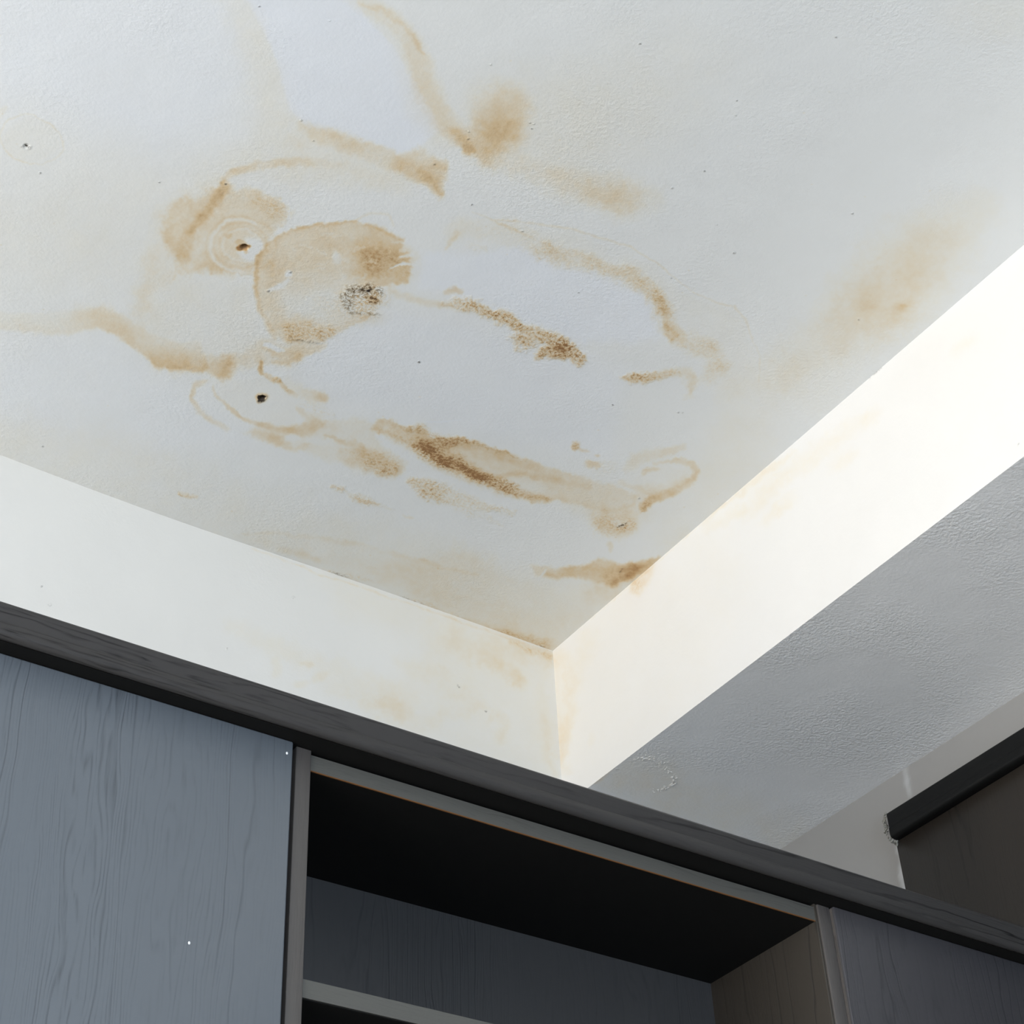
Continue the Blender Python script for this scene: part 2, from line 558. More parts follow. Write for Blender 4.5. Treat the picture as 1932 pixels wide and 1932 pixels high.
# arc line and dark crescent of the left patch
c.stroke([(418, 347, 4, .36), (440, 328, 7, .36), (480, 315, 8, .33), (530, 308, 8, .27), (590, 306, 7, .16), (650, 312, 7, .06)], soft=.6, warp=5)
c.stroke([(428, 352, 9, .38), (408, 378, 10, .40), (388, 402, 9, .36), (362, 432, 7, .42), (350, 455, 11, .45), (345, 485, 12, .40), (340, 505, 6, .22)], soft=.7, warp=6)
c.poly([(430, 348), (480, 358), (530, 378), (560, 400), (545, 420), (520, 440), (500, 470), (470, 515), (430, 515), (390, 500), (350, 515), (325, 490), (308, 440), (318, 400), (345, 375), (390, 365)],
       .30, edge=9, inner=.15, warp=12, mott=.3)
c.poly([(300, 400), (345, 360), (420, 345), (420, 400), (350, 480), (330, 520), (290, 560), (265, 640), (255, 560), (285, 470)], .14, edge=18, warp=12)
c.stroke([(318, 420, 8, .16), (322, 450, 10, .2), (330, 480, 7, .16)], soft=.9, warp=10)
c.stroke([(480, 372, 10, .2), (520, 395, 12, .28), (545, 410, 9, .22)], ch=1, soft=.8, warp=8)
c.stroke([(355, 500, 8, .1), (400, 505, 9, .2), (440, 520, 9, .14)], soft=.8, warp=8)
c.stroke([(332, 505, 3, .22), (326, 525, 2, .12)], soft=.6)
for rr, am in ((66, .12), (50, .13), (40, .10)):
    pts = [(455 + rr * math.cos(a), 463 + rr * .82 * math.sin(a)) for a in np.linspace(0, 2 * math.pi, 30)]
    c.stroke([(x, y, 2.2, am) for x, y in pts], soft=.8, warp=5)
c.stroke([(455 + 57 * math.cos(a), 463 + 48 * math.sin(a), 2.6, .5) for a in np.linspace(1.6, 5.2, 18)], soft=.8, warp=5, mode='mul')
c.stroke([(455 + 34 * math.cos(a), 463 + 30 * math.sin(a), 2.6, .35) for a in np.linspace(1.2, 6, 18)], soft=.8, warp=5, mode='mul')
c.blob(474, 470, 25, 22, 1.0, mode='mul', soft=.25, warp=4, mott=.1)
c.blob(455, 457, 10, 5, .4, soft=.4, warp=3)
c.blob(460, 466, 13, 6.5, .98, ang=-12, soft=.25, warp=4, mott=.1)
c.blob(461, 466, 8, 4, .72, ch=2, soft=.5, warp=3)
c.blob(464, 474, 3.5, 4, .6, soft=.5, warp=2)
c.blob(432, 444, 7, 4, .3, soft=.6, warp=4)
# haze right and above the crescent, and the pale area below it
c.poly([(270, 480), (340, 520), (470, 530), (500, 600), (520, 660), (470, 700), (300, 690), (240, 600)], .075, edge=25, warp=14)
# large round stain
disc = [(503, 462), (540, 440), (590, 424), (640, 419), (672, 419), (705, 428), (735, 437), (762, 452), (752, 468), (748, 476), (770, 480), (768, 494), (778, 508), (770, 520), (768, 532), (740, 541),
        (712, 548), (722, 570), (705, 595), (672, 612), (640, 628), (612, 645), (570, 650), (530, 640), (512, 618), (492, 590), (480, 560), (476, 528), (482, 495)]
c.poly(disc, .22, edge=3.5, rim=.14, rimw=9, warp=7, mott=.2, grad=lambda x, y: np.clip(1.05 - (y - 540) / 200, .55, 1.12))
c.poly([(503, 465), (560, 438), (640, 425), (740, 442), (760, 460), (775, 505), (765, 530), (735, 540), (690, 530), (640, 520), (560, 530), (500, 520), (485, 500)], .14, edge=12, warp=10, mott=.2)
c.blob(705, 490, 62, 34, .28, ang=10, soft=.7, warp=14, mott=.4)
c.blob(720, 500, 50, 24, .22, ang=8, ch=1, soft=.8, warp=12)
c.stroke([(500, 464, 4, .22), (484, 500, 5, .26), (479, 540, 5, .28), (490, 585, 5, .26), (508, 615, 6, .26), (518, 636, 5, .2)], soft=.7, warp=4)
c.stroke([(505, 460, 3, .2), (545, 438, 3.5, .24), (600, 424, 3.5, .24), (665, 419, 3, .22)], soft=.7, warp=4)
c.stroke([(668, 421, 2, .18), (685, 408, 2, .16), (708, 401, 2.2, .16), (730, 405, 2.2, .15), (742, 425, 2.5, .14)], soft=.6, warp=4)
c.stroke([(690, 424, 4, .22), (725, 434, 5, .26), (760, 450, 4, .2)], soft=.7, warp=5)
c.stroke([(520, 500, 12, .14), (510, 550, 16, .16), (522, 590, 16, .2), (520, 615, 9, .18)], soft=.8, warp=8)
c.blob(634, 486, 9, 12, .8, mode='mul', soft=.5, warp=5)
c.blob(596, 520, 34, 9, .25, mode='mul', soft=.8, warp=10)
c.blob(545, 520, 9, 6, 1, mode='mul', soft=.4, warp=6)
c.stroke([(510, 548, 4, .9), (530, 540, 5, .9), (545, 530, 3, .8)], mode='mul', soft=.5, warp=5)
c.blob(600, 575, 62, 26, .62, mode='mul', ang=-8, soft=.8, warp=14)
c.blob(506, 549, 3, 2, .95, ch=2, soft=.4, warp=2)
c.blob(548, 514, 3, 2, .6, ch=2, soft=.5, warp=2)
c.poly([(528, 600), (560, 592), (600, 604), (640, 618), (620, 640), (580, 648), (545, 645), (525, 630)], .18, edge=9, warp=8)
c.poly([(530, 612), (580, 606), (632, 622), (618, 640), (580, 648), (540, 642)], .36, ch=1, edge=8, warp=8)
c.blob(610, 628, 26, 12, .35, ch=1, soft=.6)
c.stroke([(545, 636, 2, .35), (575, 645, 2.5, .55), (605, 648, 2, .3)], ch=2, soft=.8, warp=4)
c.blob(700, 600, 26, 14, .14, soft=.8, warp=8)
c.poly([(600, 560), (700, 575), (712, 600), (640, 620), (590, 600)], .16, ch=1, edge=10, warp=10)
c.stroke([(752, 487, 3, .9), (775, 483, 4, .9)], mode='mul', soft=.5, warp=5); c.stroke([(735, 508, 2, .8), (760, 500, 3, .9), (785, 503, 4, .9)], mode='mul', soft=.5, warp=6)
c.stroke([(735, 508, 2, .8), (760, 500, 3, .9)], ch=1, mode='mul', soft=.5, warp=6)
for i in range(26):
    x, y = sr0.uniform(560, 740), sr0.uniform(430, 640)
    a_ = sr0.uniform(-.5, .9)
    c.stroke([(x, y, 1.5, .35), (x + 22 * math.cos(a_), y + 22 * math.sin(a_), 2.5, .35)], mode='mul', soft=.8, warp=8)
# black mould cluster with flaked paint
c.blob(690, 565, 42, 24, .35, ch=1, soft=.5, warp=8)
c.blob(686, 572, 36, 20, .8, mode='mul', soft=.5, warp=6)
c.stroke([(652, 562, 6, .6), (672, 549, 10, .75), (700, 550, 10, .75), (722, 554, 5, .5)], ch=2, soft=.9, warp=9, mott=.5)
c.stroke([(655, 562, 6, .5), (662, 575, 9, .66), (668, 584, 6, .45)], ch=2, soft=.9, warp=9, mott=.5)
c.blob(706, 568, 13, 5, .55, ch=2, ang=18, soft=.6, warp=5, mott=.8)
c.blob(706, 568, 14, 6, .4, ch=0, ang=18, soft=.6, warp=5)
c.stroke([(675, 588, 3, .3), (700, 590, 3, .35), (716, 596, 3, .3)], ch=2, soft=.8, warp=6, mott=.8)
c.stroke([(740, 548, 6, .2), (780, 562, 7, .18), (820, 572, 7, .24), (850, 578, 6, .3)], soft=.7, warp=6)
c.stroke([(670, 590, 6, .1), (690, 590, 10, .2), (715, 598, 6, .1)], ch=1, soft=.8)
c.blob(688, 563, 40, 22, .5, ch=1, soft=.6, warp=8)
# lower tangle under the disc
c.stroke([(500, 655, 6, .12), (540, 668, 12, .22), (580, 662, 10, .25), (610, 655, 6, .2)], soft=.7, warp=9)
c.stroke([(515, 682, 4, .2), (545, 682, 6, .28), (570, 672, 5, .2)], soft=.7, warp=7)
c.poly([(490, 640), (540, 640), (600, 655), (560, 690), (500, 690), (470, 665)], .12, edge=10, warp=10)
c.stroke([(500, 650, 4, .9), (520, 655, 5, .9), (535, 660, 3, .6)], mode='mul', soft=.5, warp=4)
c.stroke([(492, 682, 4, .45), (492, 695, 5, .55), (494, 706, 3, .4)], soft=.5, warp=4)
# diagonal mould streak
DM = [(838, 570, 5, .3), (862, 575, 9, .5), (888, 575, 9, .6), (905, 583, 9, .6), (935, 596, 11, .78), (965, 606, 11, .85), (990, 620, 9, .75), (1012, 628, 10, .75), (1040, 643, 10, .78), (1062, 652, 11, .8), (1085, 668, 8, .7), (1098, 680, 9, .85)]
c.stroke([(x, y, w * 1.3, a) for x, y, w, a in DM], ch=1, soft=.55, warp=9, mott=.5)
c.stroke([(x, y, w * 1.25, a * .30) for x, y, w, a in DM], soft=.5, warp=9)
c.stroke([(840, 550, 5, .3), (860, 545, 7, .42), (874, 550, 4, .3)], ch=0, soft=.6, warp=6)
c.stroke([(858, 562, 5, .4), (895, 566, 8, .6), (905, 560, 3, .3)], ch=1, soft=.6, warp=8)
c.blob(975, 636, 14, 8, .5, ch=1, soft=.5, warp=7); c.blob(995, 649, 20, 11, .62, ch=1, soft=.5, warp=8)
c.blob(993, 646, 22, 11, .24, soft=.5, warp=8)
c.blob(1045, 668, 28, 13, .8, ch=1, ang=5, soft=.45, warp=9); c.blob(1047, 668, 30, 14, .34, soft=.45, warp=9)
c.blob(1070, 658, 22, 12, .35, ch=1, soft=.6, warp=8)
# right-hand arch
c.stroke([(850, 440, 14, .12), (872, 428, 18, .18), (900, 432, 16, .14)], soft=.8, warp=9)
c.stroke([(842, 470, 3, .25), (848, 455, 5, .22), (862, 440, 6, .15)], soft=.7, warp=5)
c.stroke([(880, 460, 5, .15), (915, 465, 6, .2)], ch=1, soft=.7, warp=8)
AR = [(905, 425, 18, .10), (960, 438, 22, .14), (1010, 465, 24, .26), (1050, 482, 22, .3), (1100, 495, 18, .27), (1150, 508, 16, .26), (1190, 523, 17, .3), (1225, 545, 18, .32), (1250, 572, 19, .42), (1262, 605, 17, .36),
      (1270, 635, 17, .32), (1300, 645, 22, .22), (1340, 660, 22, .25), (1355, 690, 20, .25), (1335, 712, 18, .2), (1305, 720, 14, .18), (1300, 745, 8, .18)]
c.stroke([(x, y, w * .8, a * .62) for x, y, w, a in AR], soft=.7, warp=11)
c.stroke([(x, y, w * 1.0, a * .8) for x, y, w, a in AR], ch=1, soft=.6, warp=10, mott=.6)
c.stroke([(1238, 562, 8, .22), (1256, 585, 9, .3), (1258, 615, 7, .22), (1265, 632, 8, .2)], soft=.7, warp=7)
c.stroke([(1250, 620, 12, .2), (1280, 640, 14, .22), (1270, 655, 6, .1)], soft=.7, warp=8)
c.stroke([(1172, 714, 3, .4), (1190, 716, 12, .55), (1215, 716, 11, .5), (1245, 710, 6, .32), (1280, 706, 8, .26)], ch=1, soft=.5, warp=7, mott=.5)
c.stroke([(1172, 714, 3, .2), (1195, 716, 9, .3), (1215, 716, 8, .28), (1245, 710, 8, .22), (1285, 703, 10, .18)], soft=.6, warp=7)
c.stroke([(1300, 700, 9, .2), (1310, 715, 8, .22), (1302, 742, 4, .2)], soft=.6, warp=6)
# thin outer tide lines
c.line([(890, 398), (925, 412), (970, 417), (1030, 424), (1080, 433), (1140, 450), (1190, 468), (1230, 490), (1270, 520), (1310, 552)], 2.4, .20, soft=.7, warp=3)
c.line([(1310, 552), (1350, 572), (1385, 582), (1405, 600), (1420, 640), (1433, 672), (1434, 720)], 2.4, .15, soft=.8, warp=4)
c.line([(925, 412), (955, 425), (985, 440), (1010, 455)], 3, .22, soft=.7, warp=4)
c.poly([(900, 405), (1080, 435), (1230, 500), (1330, 570), (1400, 600), (1430, 690), (1400, 760), (1340, 760), (1370, 690), (1330, 640), (1270, 600), (1230, 540), (1000, 450)], .055, edge=12, warp=12)
# left tide band with a crisp lower edge
low = [(-60, 620), (0, 624), (60, 628), (130, 633), (180, 619), (225, 634), (262, 664), (300, 694), (345, 698), (382, 702), (390, 690), (380, 640), (330, 640), (280, 628), (240, 595), (190, 578), (145, 585), (60, 590), (-60, 585)]
def lowg(x, y):
    e = np.interp(x, [-60, 0, 130, 180, 225, 262, 300, 382], [620, 624, 633, 619, 634, 664, 694, 702])
    return np.clip(1.15 - (e - y) / 60, 0, 1) * np.interp(x, [-60, 150, 200, 300, 400], [.32, .45, .75, 1.1, 1.1])
c.poly(low, .42, edge=5, warp=5, mott=.2, grad=lowg)
c.stroke([(150, 592, 14, .1), (190, 595, 18, .2), (235, 622, 14, .16)], soft=.9, warp=9)
c.blob(330, 682, 50, 17, .18, ang=12, soft=.8, warp=9)
c.blob(412, 690, 30, 22, .40, ang=10, soft=.6, warp=10); c.blob(422, 708, 16, 12, .2, soft=.8, warp=8)
c.stroke([(430, 682, 14, .22), (465, 682, 13, .16), (490, 680, 9, .12)], soft=.8, warp=8)
c.stroke([(388, 706, 4, .7), (375, 716, 6, .8)], mode='mul', soft=.6, warp=5)
c.stroke([(385, 703, 4, .75), (405, 716, 4, .85), (420, 722, 3, .6)], mode='mul', soft=.6, warp=4)
# loops round the black hole
c.stroke([(385, 716, 5, .22), (366, 728, 6, .28), (364, 748, 5, .26), (378, 772, 6, .26), (400, 792, 6, .22), (430, 805, 6, .12)], soft=.6, warp=5)
c.stroke([(402, 726, 3, .2), (410, 745, 3.5, .24), (432, 766, 3.5, .26), (460, 788, 4, .28), (490, 798, 5, .26), (525, 806, 7, .22), (548, 808, 7, .2)], soft=.6, warp=5)
c.poly([(400, 725), (500, 710), (560, 760), (560, 800), (490, 795), (430, 765)], .05, edge=10, warp=8)
c.blob(495, 748, 10, 7, 1, ch=2, ang=10, soft=.18, warp=4, mott=0); c.blob(495, 748, 13, 9, .6, ang=10, soft=.3, warp=4)
c.stroke([(500, 708, 5, .32), (520, 718, 6, .4), (540, 733, 6, .34), (555, 745, 5, .2)], soft=.6, warp=7)
c.stroke([(520, 718, 6, .3), (540, 733, 6, .3)], ch=1, soft=.6, warp=7)
c.stroke([(540, 728, 14, .12), (580, 742, 14, .2), (612, 752, 9, .26)], soft=.7, warp=9)
c.blob(606, 747, 14, 8, .3, ang=15, soft=.6, warp=6)
c.stroke([(560, 762, 6, .12), (590, 768, 8, .25), (630, 780, 5, .2)], ch=1, soft=.7, warp=7)
# smears leading down right from the loops
c.poly([(460, 812), (500, 792), (550, 800), (600, 790), (680, 788), (715, 798), (708, 818), (726, 846), (764, 872), (760, 890), (732, 902), (680, 892), (610, 862), (520, 835)], .15, edge=7, warp=9, mott=.35)
c.stroke([(478, 815, 8, .14), (510, 824, 12, .24), (545, 838, 9, .2)], soft=.6, warp=7)
c.stroke([(555, 768, 4, .2), (572, 782, 7, .24), (600, 795, 14, .3), (575, 808, 12, .22), (545, 812, 10, .2)], soft=.6, warp=8)
c.stroke([(540, 845, 5, .16), (560, 849, 5, .2), (580, 838, 5, .16)], soft=.6, warp=5)
c.blob(550, 826, 16, 8, .7, mode='mul', soft=.5, warp=6); c.blob(600, 830, 24, 7, .55, mode='mul', ang=10, soft=.6, warp=6)
c.stroke([(612, 822, 3, .22), (640, 828, 4, .26), (665, 835, 5, .24), (680, 850, 9, .2)], soft=.6, warp=6)
c.stroke([(650, 855, 16, .15), (690, 868, 20, .2), (730, 882, 18, .22), (752, 886, 8, .2)], soft=.5, warp=7)
c.stroke([(690, 878, 12, .36), (715, 886, 15, .5), (738, 884, 12, .35)], ch=1, soft=.6, warp=8, mott=.5)
c.stroke([(640, 850, 12, .14), (680, 862, 14, .2), (740, 868, 12, .2)], ch=1, soft=.8, warp=10)
# long lens stain, darkest along its lower left side
lens = [(712, 790), (740, 790), (765, 803), (800, 811), (818, 824), (850, 824), (905, 834), (960, 855), (1010, 872), (1060, 888), (1110, 902), (1165, 916), (1200, 935), (1195, 955), (1150, 965), (1090, 952), (1030, 944),
        (990, 942), (950, 928), (905, 908), (862, 892), (820, 866), (770, 836), (735, 822), (700, 808)]
c.poly(lens, .26, edge=4, rim=.06, rimw=8, warp=6, mott=.25, grad=lambda x, y: np.clip(1.1 - (x - 900) / 520, .45, 1.1))
DK = [(715, 808, 5, .3), (745, 820, 9, .55), (785, 838, 13, .75), (820, 856, 14, .9), (850, 872, 15, 1), (880, 888, 13, .95), (920, 908, 12, .75), (960, 924, 11, .65), (1000, 938, 9, .5), (1025, 944, 8, .3)]
c.stroke([(x, y, w * 1.15, a * .40) for x, y, w, a in DK], soft=.7, warp=7, mott=.2)
c.stroke([(x, y, w * 1.15, a * .7) for x, y, w, a in DK], ch=1, soft=.6, warp=8, mott=.5)
c.stroke([(x, y - 3, w * .45, a * .35) for x, y, w, a in DK[2:7]], soft=.8, warp=5)
c.stroke([(725, 796, 8, .25), (770, 810, 9, .3), (815, 828, 12, .3), (850, 838, 12, .34), (895, 842, 8, .22), (945, 856, 6, .2)], soft=.6, warp=7)
c.stroke([(730, 794, 6, .25), (775, 808, 7, .45), (805, 814, 6, .4), (840, 832, 12, .5), (862, 834, 8, .4), (915, 842, 3, .35), (990, 872, 3, .25)], ch=1, soft=.6, warp=8, mott=.5)
c.stroke([(880, 850, 8, .22), (940, 868, 12, .24), (1000, 885, 12, .22), (1050, 898, 10, .12)], soft=.8, warp=6)
c.stroke([(880, 892, 6, .2), (930, 902, 5, .28), (985, 894, 5, .24), (1040, 902, 5, .22), (1110, 918, 6, .14)], soft=.7, warp=5)
c.blob(990, 918, 60, 12, .40, ang=10, mode='mul', soft=.7, warp=7)
c.blob(960, 880, 55, 6, .25, ang=16, mode='mul', soft=.8, warp=6)
c.blob(1015, 944, 22, 8, .3, soft=.5, warp=7)
c.blob(815, 822, 7, 5, .7, mode='mul', soft=.5, warp=5)
# pale brown fan between the lens and the right loop
c.poly([(1030, 888), (1100, 900), (1170, 915), (1240, 930), (1215, 965), (1150, 1000), (1110, 985), (1060, 955), (1000, 945)], .10, edge=18, warp=12)
# granular patches under the lens
c.stroke([(772, 904, 9, .4), (800, 918, 17, .6), (830, 928, 20, .72), (860, 940, 18, .6), (890, 950, 11, .42), (930, 958, 7, .35), (968, 968, 5, .3)], ch=1, soft=.5, warp=8, mott=.5)
c.stroke([(772, 904, 6, .16), (800, 918, 14, .18), (830, 930, 17, .18), (870, 946, 14, .12), (920, 958, 9, .08)], soft=.6, warp=8)
c.stroke([(860, 962, 6, .2), (890, 970, 8, .3), (915, 975, 5, .25), (950, 990, 4, .15)], ch=1, soft=.6, warp=8, mott=.6)
c.stroke([(625, 915, 4, .4), (645, 922, 6, .55), (655, 928, 3, .1), (668, 934, 7, .5), (695, 943, 8, .55), (715, 953, 4, .3), (742, 962, 3, .2)], ch=1, soft=.6, warp=6, mott=.4)
c.stroke([(625, 915, 3, .2), (645, 921, 3, .2), (655, 928, 2, .05), (668, 934, 4, .18), (695, 943, 5, .18), (715, 953, 3, .12)], soft=.6, warp=6)
c.stroke([(336, 920, 3, .3), (350, 924, 6, .3), (372, 930, 4, .3)], soft=.5, warp=5); c.stroke([(338, 922, 3, .5), (352, 926, 3, .4), (372, 932, 3, .3)], ch=1, soft=.5, warp=5)
c.line([(764, 973), (772, 975), (778, 976)], 3, .16, soft=.6)
# right-hand loop above the corner
c.stroke([(1180, 885, 8, .1), (1205, 868, 14, .2), (1240, 858, 11, .2), (1285, 846, 7, .14)], soft=.6, warp=8)
c.stroke([(1235, 878, 4, .16), (1275, 868, 5, .22), (1303, 872, 6, .26), (1315, 888, 6, .28), (1308, 905, 7, .3), (1285, 918, 9, .3), (1258, 930, 10, .32), (1232, 943, 9, .34), (1212, 955, 8, .36)], soft=.55, warp=7)
c.stroke([(1205, 935, 12, .12), (1250, 925, 16, .16), (1300, 905, 10, .12)], soft=.8, warp=8)
c.stroke([(1222, 948, 9, .3), (1212, 962, 3, .3)], ch=1, soft=.6, warp=6)
c.poly([(1170, 905), (1230, 880), (1300, 875), (1310, 900), (1260, 925), (1210, 940)], .07, edge=8, warp=8)
c.stroke([(1212, 892, 4, .25), (1228, 888, 5, .34), (1242, 886, 3, .2)], soft=.5, warp=5)
c.stroke([(1170, 910, 5, .1), (1205, 922, 4, .16), (1235, 940, 3, .12)], soft=.6, warp=5)
c.blob(1088, 840, 9, 9, .38, soft=.4, warp=6); c.blob(1102, 849, 10, 4, .3, ang=10, soft=.5, warp=5); c.blob(1088, 840, 9, 8, .4, ch=1, soft=.5, warp=6)
c.blob(1120, 876, 14, 8, .34, soft=.4, warp=6); c.blob(1128, 858, 5, 3, .3, soft=.5, warp=3); c.blob(1135, 880, 24, 14, .18, ch=1, soft=.7, warp=9)
# flaky patch and drip
c.blob(1160, 982, 42, 30, .17, soft=.4, warp=9); c.blob(1145, 985, 30, 24, .34, ch=1, soft=.7, warp=9, mott=.6); c.blob(1185, 990, 16, 12, .35, ch=1, soft=.7, warp=7)
c.stroke([(1162, 992, 1.5, .8), (1172, 988, 3, .95), (1180, 982, 1.2, .7)], ch=2, soft=.6, warp=4)
c.blob(1160, 985, 10, 6, .6, mode='mul', soft=.5, warp=5)
c.poly([(1105, 960), (1210, 950), (1240, 965), (1225, 990), (1180, 1020), (1130, 1015)], .06, edge=12, warp=10)
c.stroke([(1150, 1028, 6, .22), (1153, 1040, 3, .18)], soft=.5, warp=4)
# brown tongue running into the beam edge
c.poly([(1000, 1068), (1032, 1068), (1070, 1072), (1110, 1066), (1128, 1056), (1150, 1056), (1165, 1064), (1200, 1058), (1245, 1048), (1235, 1072), (1195, 1092), (1158, 1106), (1130, 1100), (1090, 1088), (1050, 1092), (1010, 1086)],
       .42, edge=5, warp=5, mott=.2, grad=lambda x, y: np.clip(.75 + (x - 1040) / 260, .6, 1.2))
c.stroke([(1030, 1083, 4, .25), (1080, 1080, 8, .22), (1130, 1078, 12, .18), (1170, 1082, 13, .55), (1200, 1070, 9, .55), (1228, 1060, 6, .3)], soft=.9, warp=7)
c.blob(1164, 1096, 16, 10, .35, ang=-25, soft=.7, warp=5)
c.stroke([(1168, 1080, 1.5, .7), (1173, 1073, 1.5, .8)], ch=2, soft=.6, warp=2)
c.stroke([(1018, 1090, 1.8, 1), (1030, 1075, 1.8, 1)], mode='mul', soft=.5, warp=3)
c.stroke([(1120, 1110, 22, .14), (1160, 1108, 22, .2), (1190, 1095, 14, .1)], soft=.9, warp=10)
# cream haze over the whole corner end
c.poly([(880, 1040), (1000, 1085), (1180, 1110), (1240, 1060), (1290, 1010), (1060, 1260), (820, 1150), (700, 1080)], .13, edge=30, warp=16, mott=.2)
c.poly([(900, 1140), (1000, 1160), (1090, 1160), (1040, 1260), (900, 1190)], .06, edge=25, warp=12)
c.stroke([(880, 1172, 6, .2), (940, 1190, 8, .24), (1000, 1208, 12, .28), (1035, 1222, 12, .26)], soft=.8, warp=7)
c.stroke([(930, 1188, 4, .3), (990, 1205, 9, .4), (1030, 1220, 9, .4)], ch=1, soft=.7, warp=7)
c.stroke([(985, 1214, 2, .4), (1022, 1222, 2.5, .75), (1028, 1224, 1.5, .6)], ch=2, soft=.8, warp=3)
c.stroke([(610, 1078, 2, .3), (640, 1080, 3.5, .7), (655, 1084, 2, .4)], ch=2, soft=.9, warp=4); c.stroke([(600, 1072, 5, .2), (640, 1080, 6, .3), (700, 1098, 4, .15)], ch=1, soft=.9)
c.stroke([(750, 1126, 2, .5), (762, 1128, 3, .7), (778, 1133, 2, .6), (800, 1142, 1.5, .3)], ch=2, soft=.9, warp=4); c.stroke([(740, 1122, 5, .2), (790, 1138, 6, .3), (880, 1170, 4, .2)], ch=1, soft=.9)
# pale tide mark by the back wall
c.line([(455, 1000), (520, 1000), (600, 1010), (700, 1030), (800, 1060), (900, 1085)], 5, .10, soft=.8, warp=6)
c.poly([(440, 1005), (560, 1003), (700, 1035), (820, 1070), (900, 1110), (860, 1150), (620, 1065), (500, 1030)], .055, edge=9, warp=8)
c.stroke([(530, 1032, 6, .14), (560, 1040, 7, .16), (600, 1052, 5, .1)], soft=.8, warp=5)
c.blob(800, 1055, 12, 3, .18, ang=12, soft=.7, warp=4)
# soft rusty cloud near the beam
c.stroke([(1840, 395, 40, .10), (1780, 450, 62, .22), (1720, 500, 66, .26), (1650, 560, 64, .27), (1590, 610, 50, .22), (1530, 650, 40, .12), (1480, 700, 40, .07)], soft=.9, warp=22, mott=.15)
c.stroke([(1700, 560, 60, .08), (1620, 640, 50, .08), (1540, 720, 50, .06)], soft=.9, warp=20)
c.blob(1698, 580, 18, 9, .22, ang=-20, soft=.9, warp=6); c.blob(1705, 577, 6, 3, .2, soft=.7, warp=3); c.blob(1640, 576, 22, 10, .10, soft=.9, warp=6)
c.stroke([(1480, 690, 40, .07), (1420, 760, 50, .09), (1380, 850, 55, .09), (1330, 930, 50, .07), (1270, 990, 40, .06)], soft=.9, warp=18)
c.blob(1890, 30, 90, 40, .06, soft=.9, warp=12)
# plugged hole at the far left with its ring
c.stroke([(60 + 60 * math.cos(a), 264 + 45 * math.sin(a) + 8 * math.cos(a), 1.8, .16) for a in np.linspace(0, 2 * math.pi, 34)], soft=.7, warp=4)
c.blob(60, 264, 56, 42, .05, soft=.15, warp=4); c.stroke([(0, 215, 8, .12), (15, 205, 5, .12)], soft=.8)
c.blob(50, 276, 9, 4, .55, ang=5, soft=.5, warp=3, ch=2, mott=.2); c.blob(50, 276, 4, 2, .96, soft=.5, warp=2, ch=2, mott=0)
# faint broad warmth
c.blob(240, 420, 230, 120, .05, soft=.8, warp=20); c.blob(60, 480, 120, 80, .03, soft=.9, warp=20)
c.poly([(-60, 780), (200, 800), (420, 900), (700, 980), (900, 1050), (1000, 1200), (700, 1150), (300, 1010), (-60, 900)], .085, edge=40, warp=20)
# fly specks and pinholes
sr = np.random.default_rng(5)
for (x, y, r) in [(76, 326, 2), (1000, 232, 1.6), (1003, 243, 1.8), (1007, 234, 1.2), (890, 386, 1.8), (1268, 355, 2), (1386, 477, 2.2), (1328, 322, 1.8), (1608, 403, 1.8), (1390, 190, 1.6), (1388, 218, 1.6), (489, 12, 1.6),
                  (622, 39, 1.4), (926, 122, 1.6), (568, 227, 2), (592, 265, 1.5), (790, 683, 2.5), (1092, 553, 1.4), (1156, 764, 1.8), (1280, 778, 1.8), (1288, 779, 1.4), (985, 436, 1.5), (1577, 70, 1.4), (1208, 82, 2), (425, 347, 2),
                  (820, 310, 1.6), (885, 248, 1.8), (884, 262, 1.6), (1620, 603, 1.8), (1266, 524, 1.4), (1205, 940, 2), (82, 838, 1.6), (1352, 424, 1.2), (300, 344, 1.5), (700, 870, 1.1)]:
    c.blob(x, y, r, r * .8, .9, ch=2, soft=.5, warp=1, mott=0)
for i in range(60):
    x, y = sr.uniform(0, 1900), sr.uniform(0, 1100)
    c.blob(x, y, sr.uniform(.8, 1.5), .9, sr.uniform(.25, .5), ch=0, soft=.6, warp=1, mott=0)
c.stroke([(805, 797, 1.2, 1), (840, 795, 1.4, 1), (868, 791, 1, 1)], ch=3, soft=.6, warp=2, mott=0)

# back wall above the wardrobe
c = wall_chart = Chart()
c.stroke([(440, 1180, 14, .07), (480, 1200, 18, .09), (540, 1225, 16, .08), (600, 1255, 18, .08), (680, 1280, 20, .07), (760, 1320, 22, .07)], soft=.8, warp=14)
c.stroke([(520, 1245, 8, .1), (520, 1270, 8, .1)], soft=.7, warp=6); c.blob(578, 1251, 12, 6, .13, ang=20, soft=.5, warp=6); c.blob(602, 1280, 17, 11, .13, ang=-20, soft=.5, warp=6)
c.blob(565, 1290, 14, 8, .1, soft=.6, warp=8)
c.blob(735, 1343, 40, 20, .15, ang=15, soft=.7, warp=14); c.blob(680, 1320, 50, 14, .07, ang=20, soft=.8, warp=12)
c.stroke([(760, 1250, 14, .06), (820, 1275, 16, .07), (870, 1310, 16, .08), (905, 1330, 14, .1), (880, 1345, 12, .08), (820, 1360, 16, .06)], soft=.8, warp=14)
c.stroke([(900, 1240, 12, .1), (935, 1252, 12, .16), (965, 1275, 16, .2), (985, 1295, 10, .12)], soft=.8, warp=12); c.blob(972, 1282, 16, 12, .1, soft=.7, warp=8)
c.stroke([(860, 1190, 30, .06), (940, 1215, 26, .1), (1010, 1240, 18, .12), (1040, 1250, 10, .12)], soft=.9, warp=14)
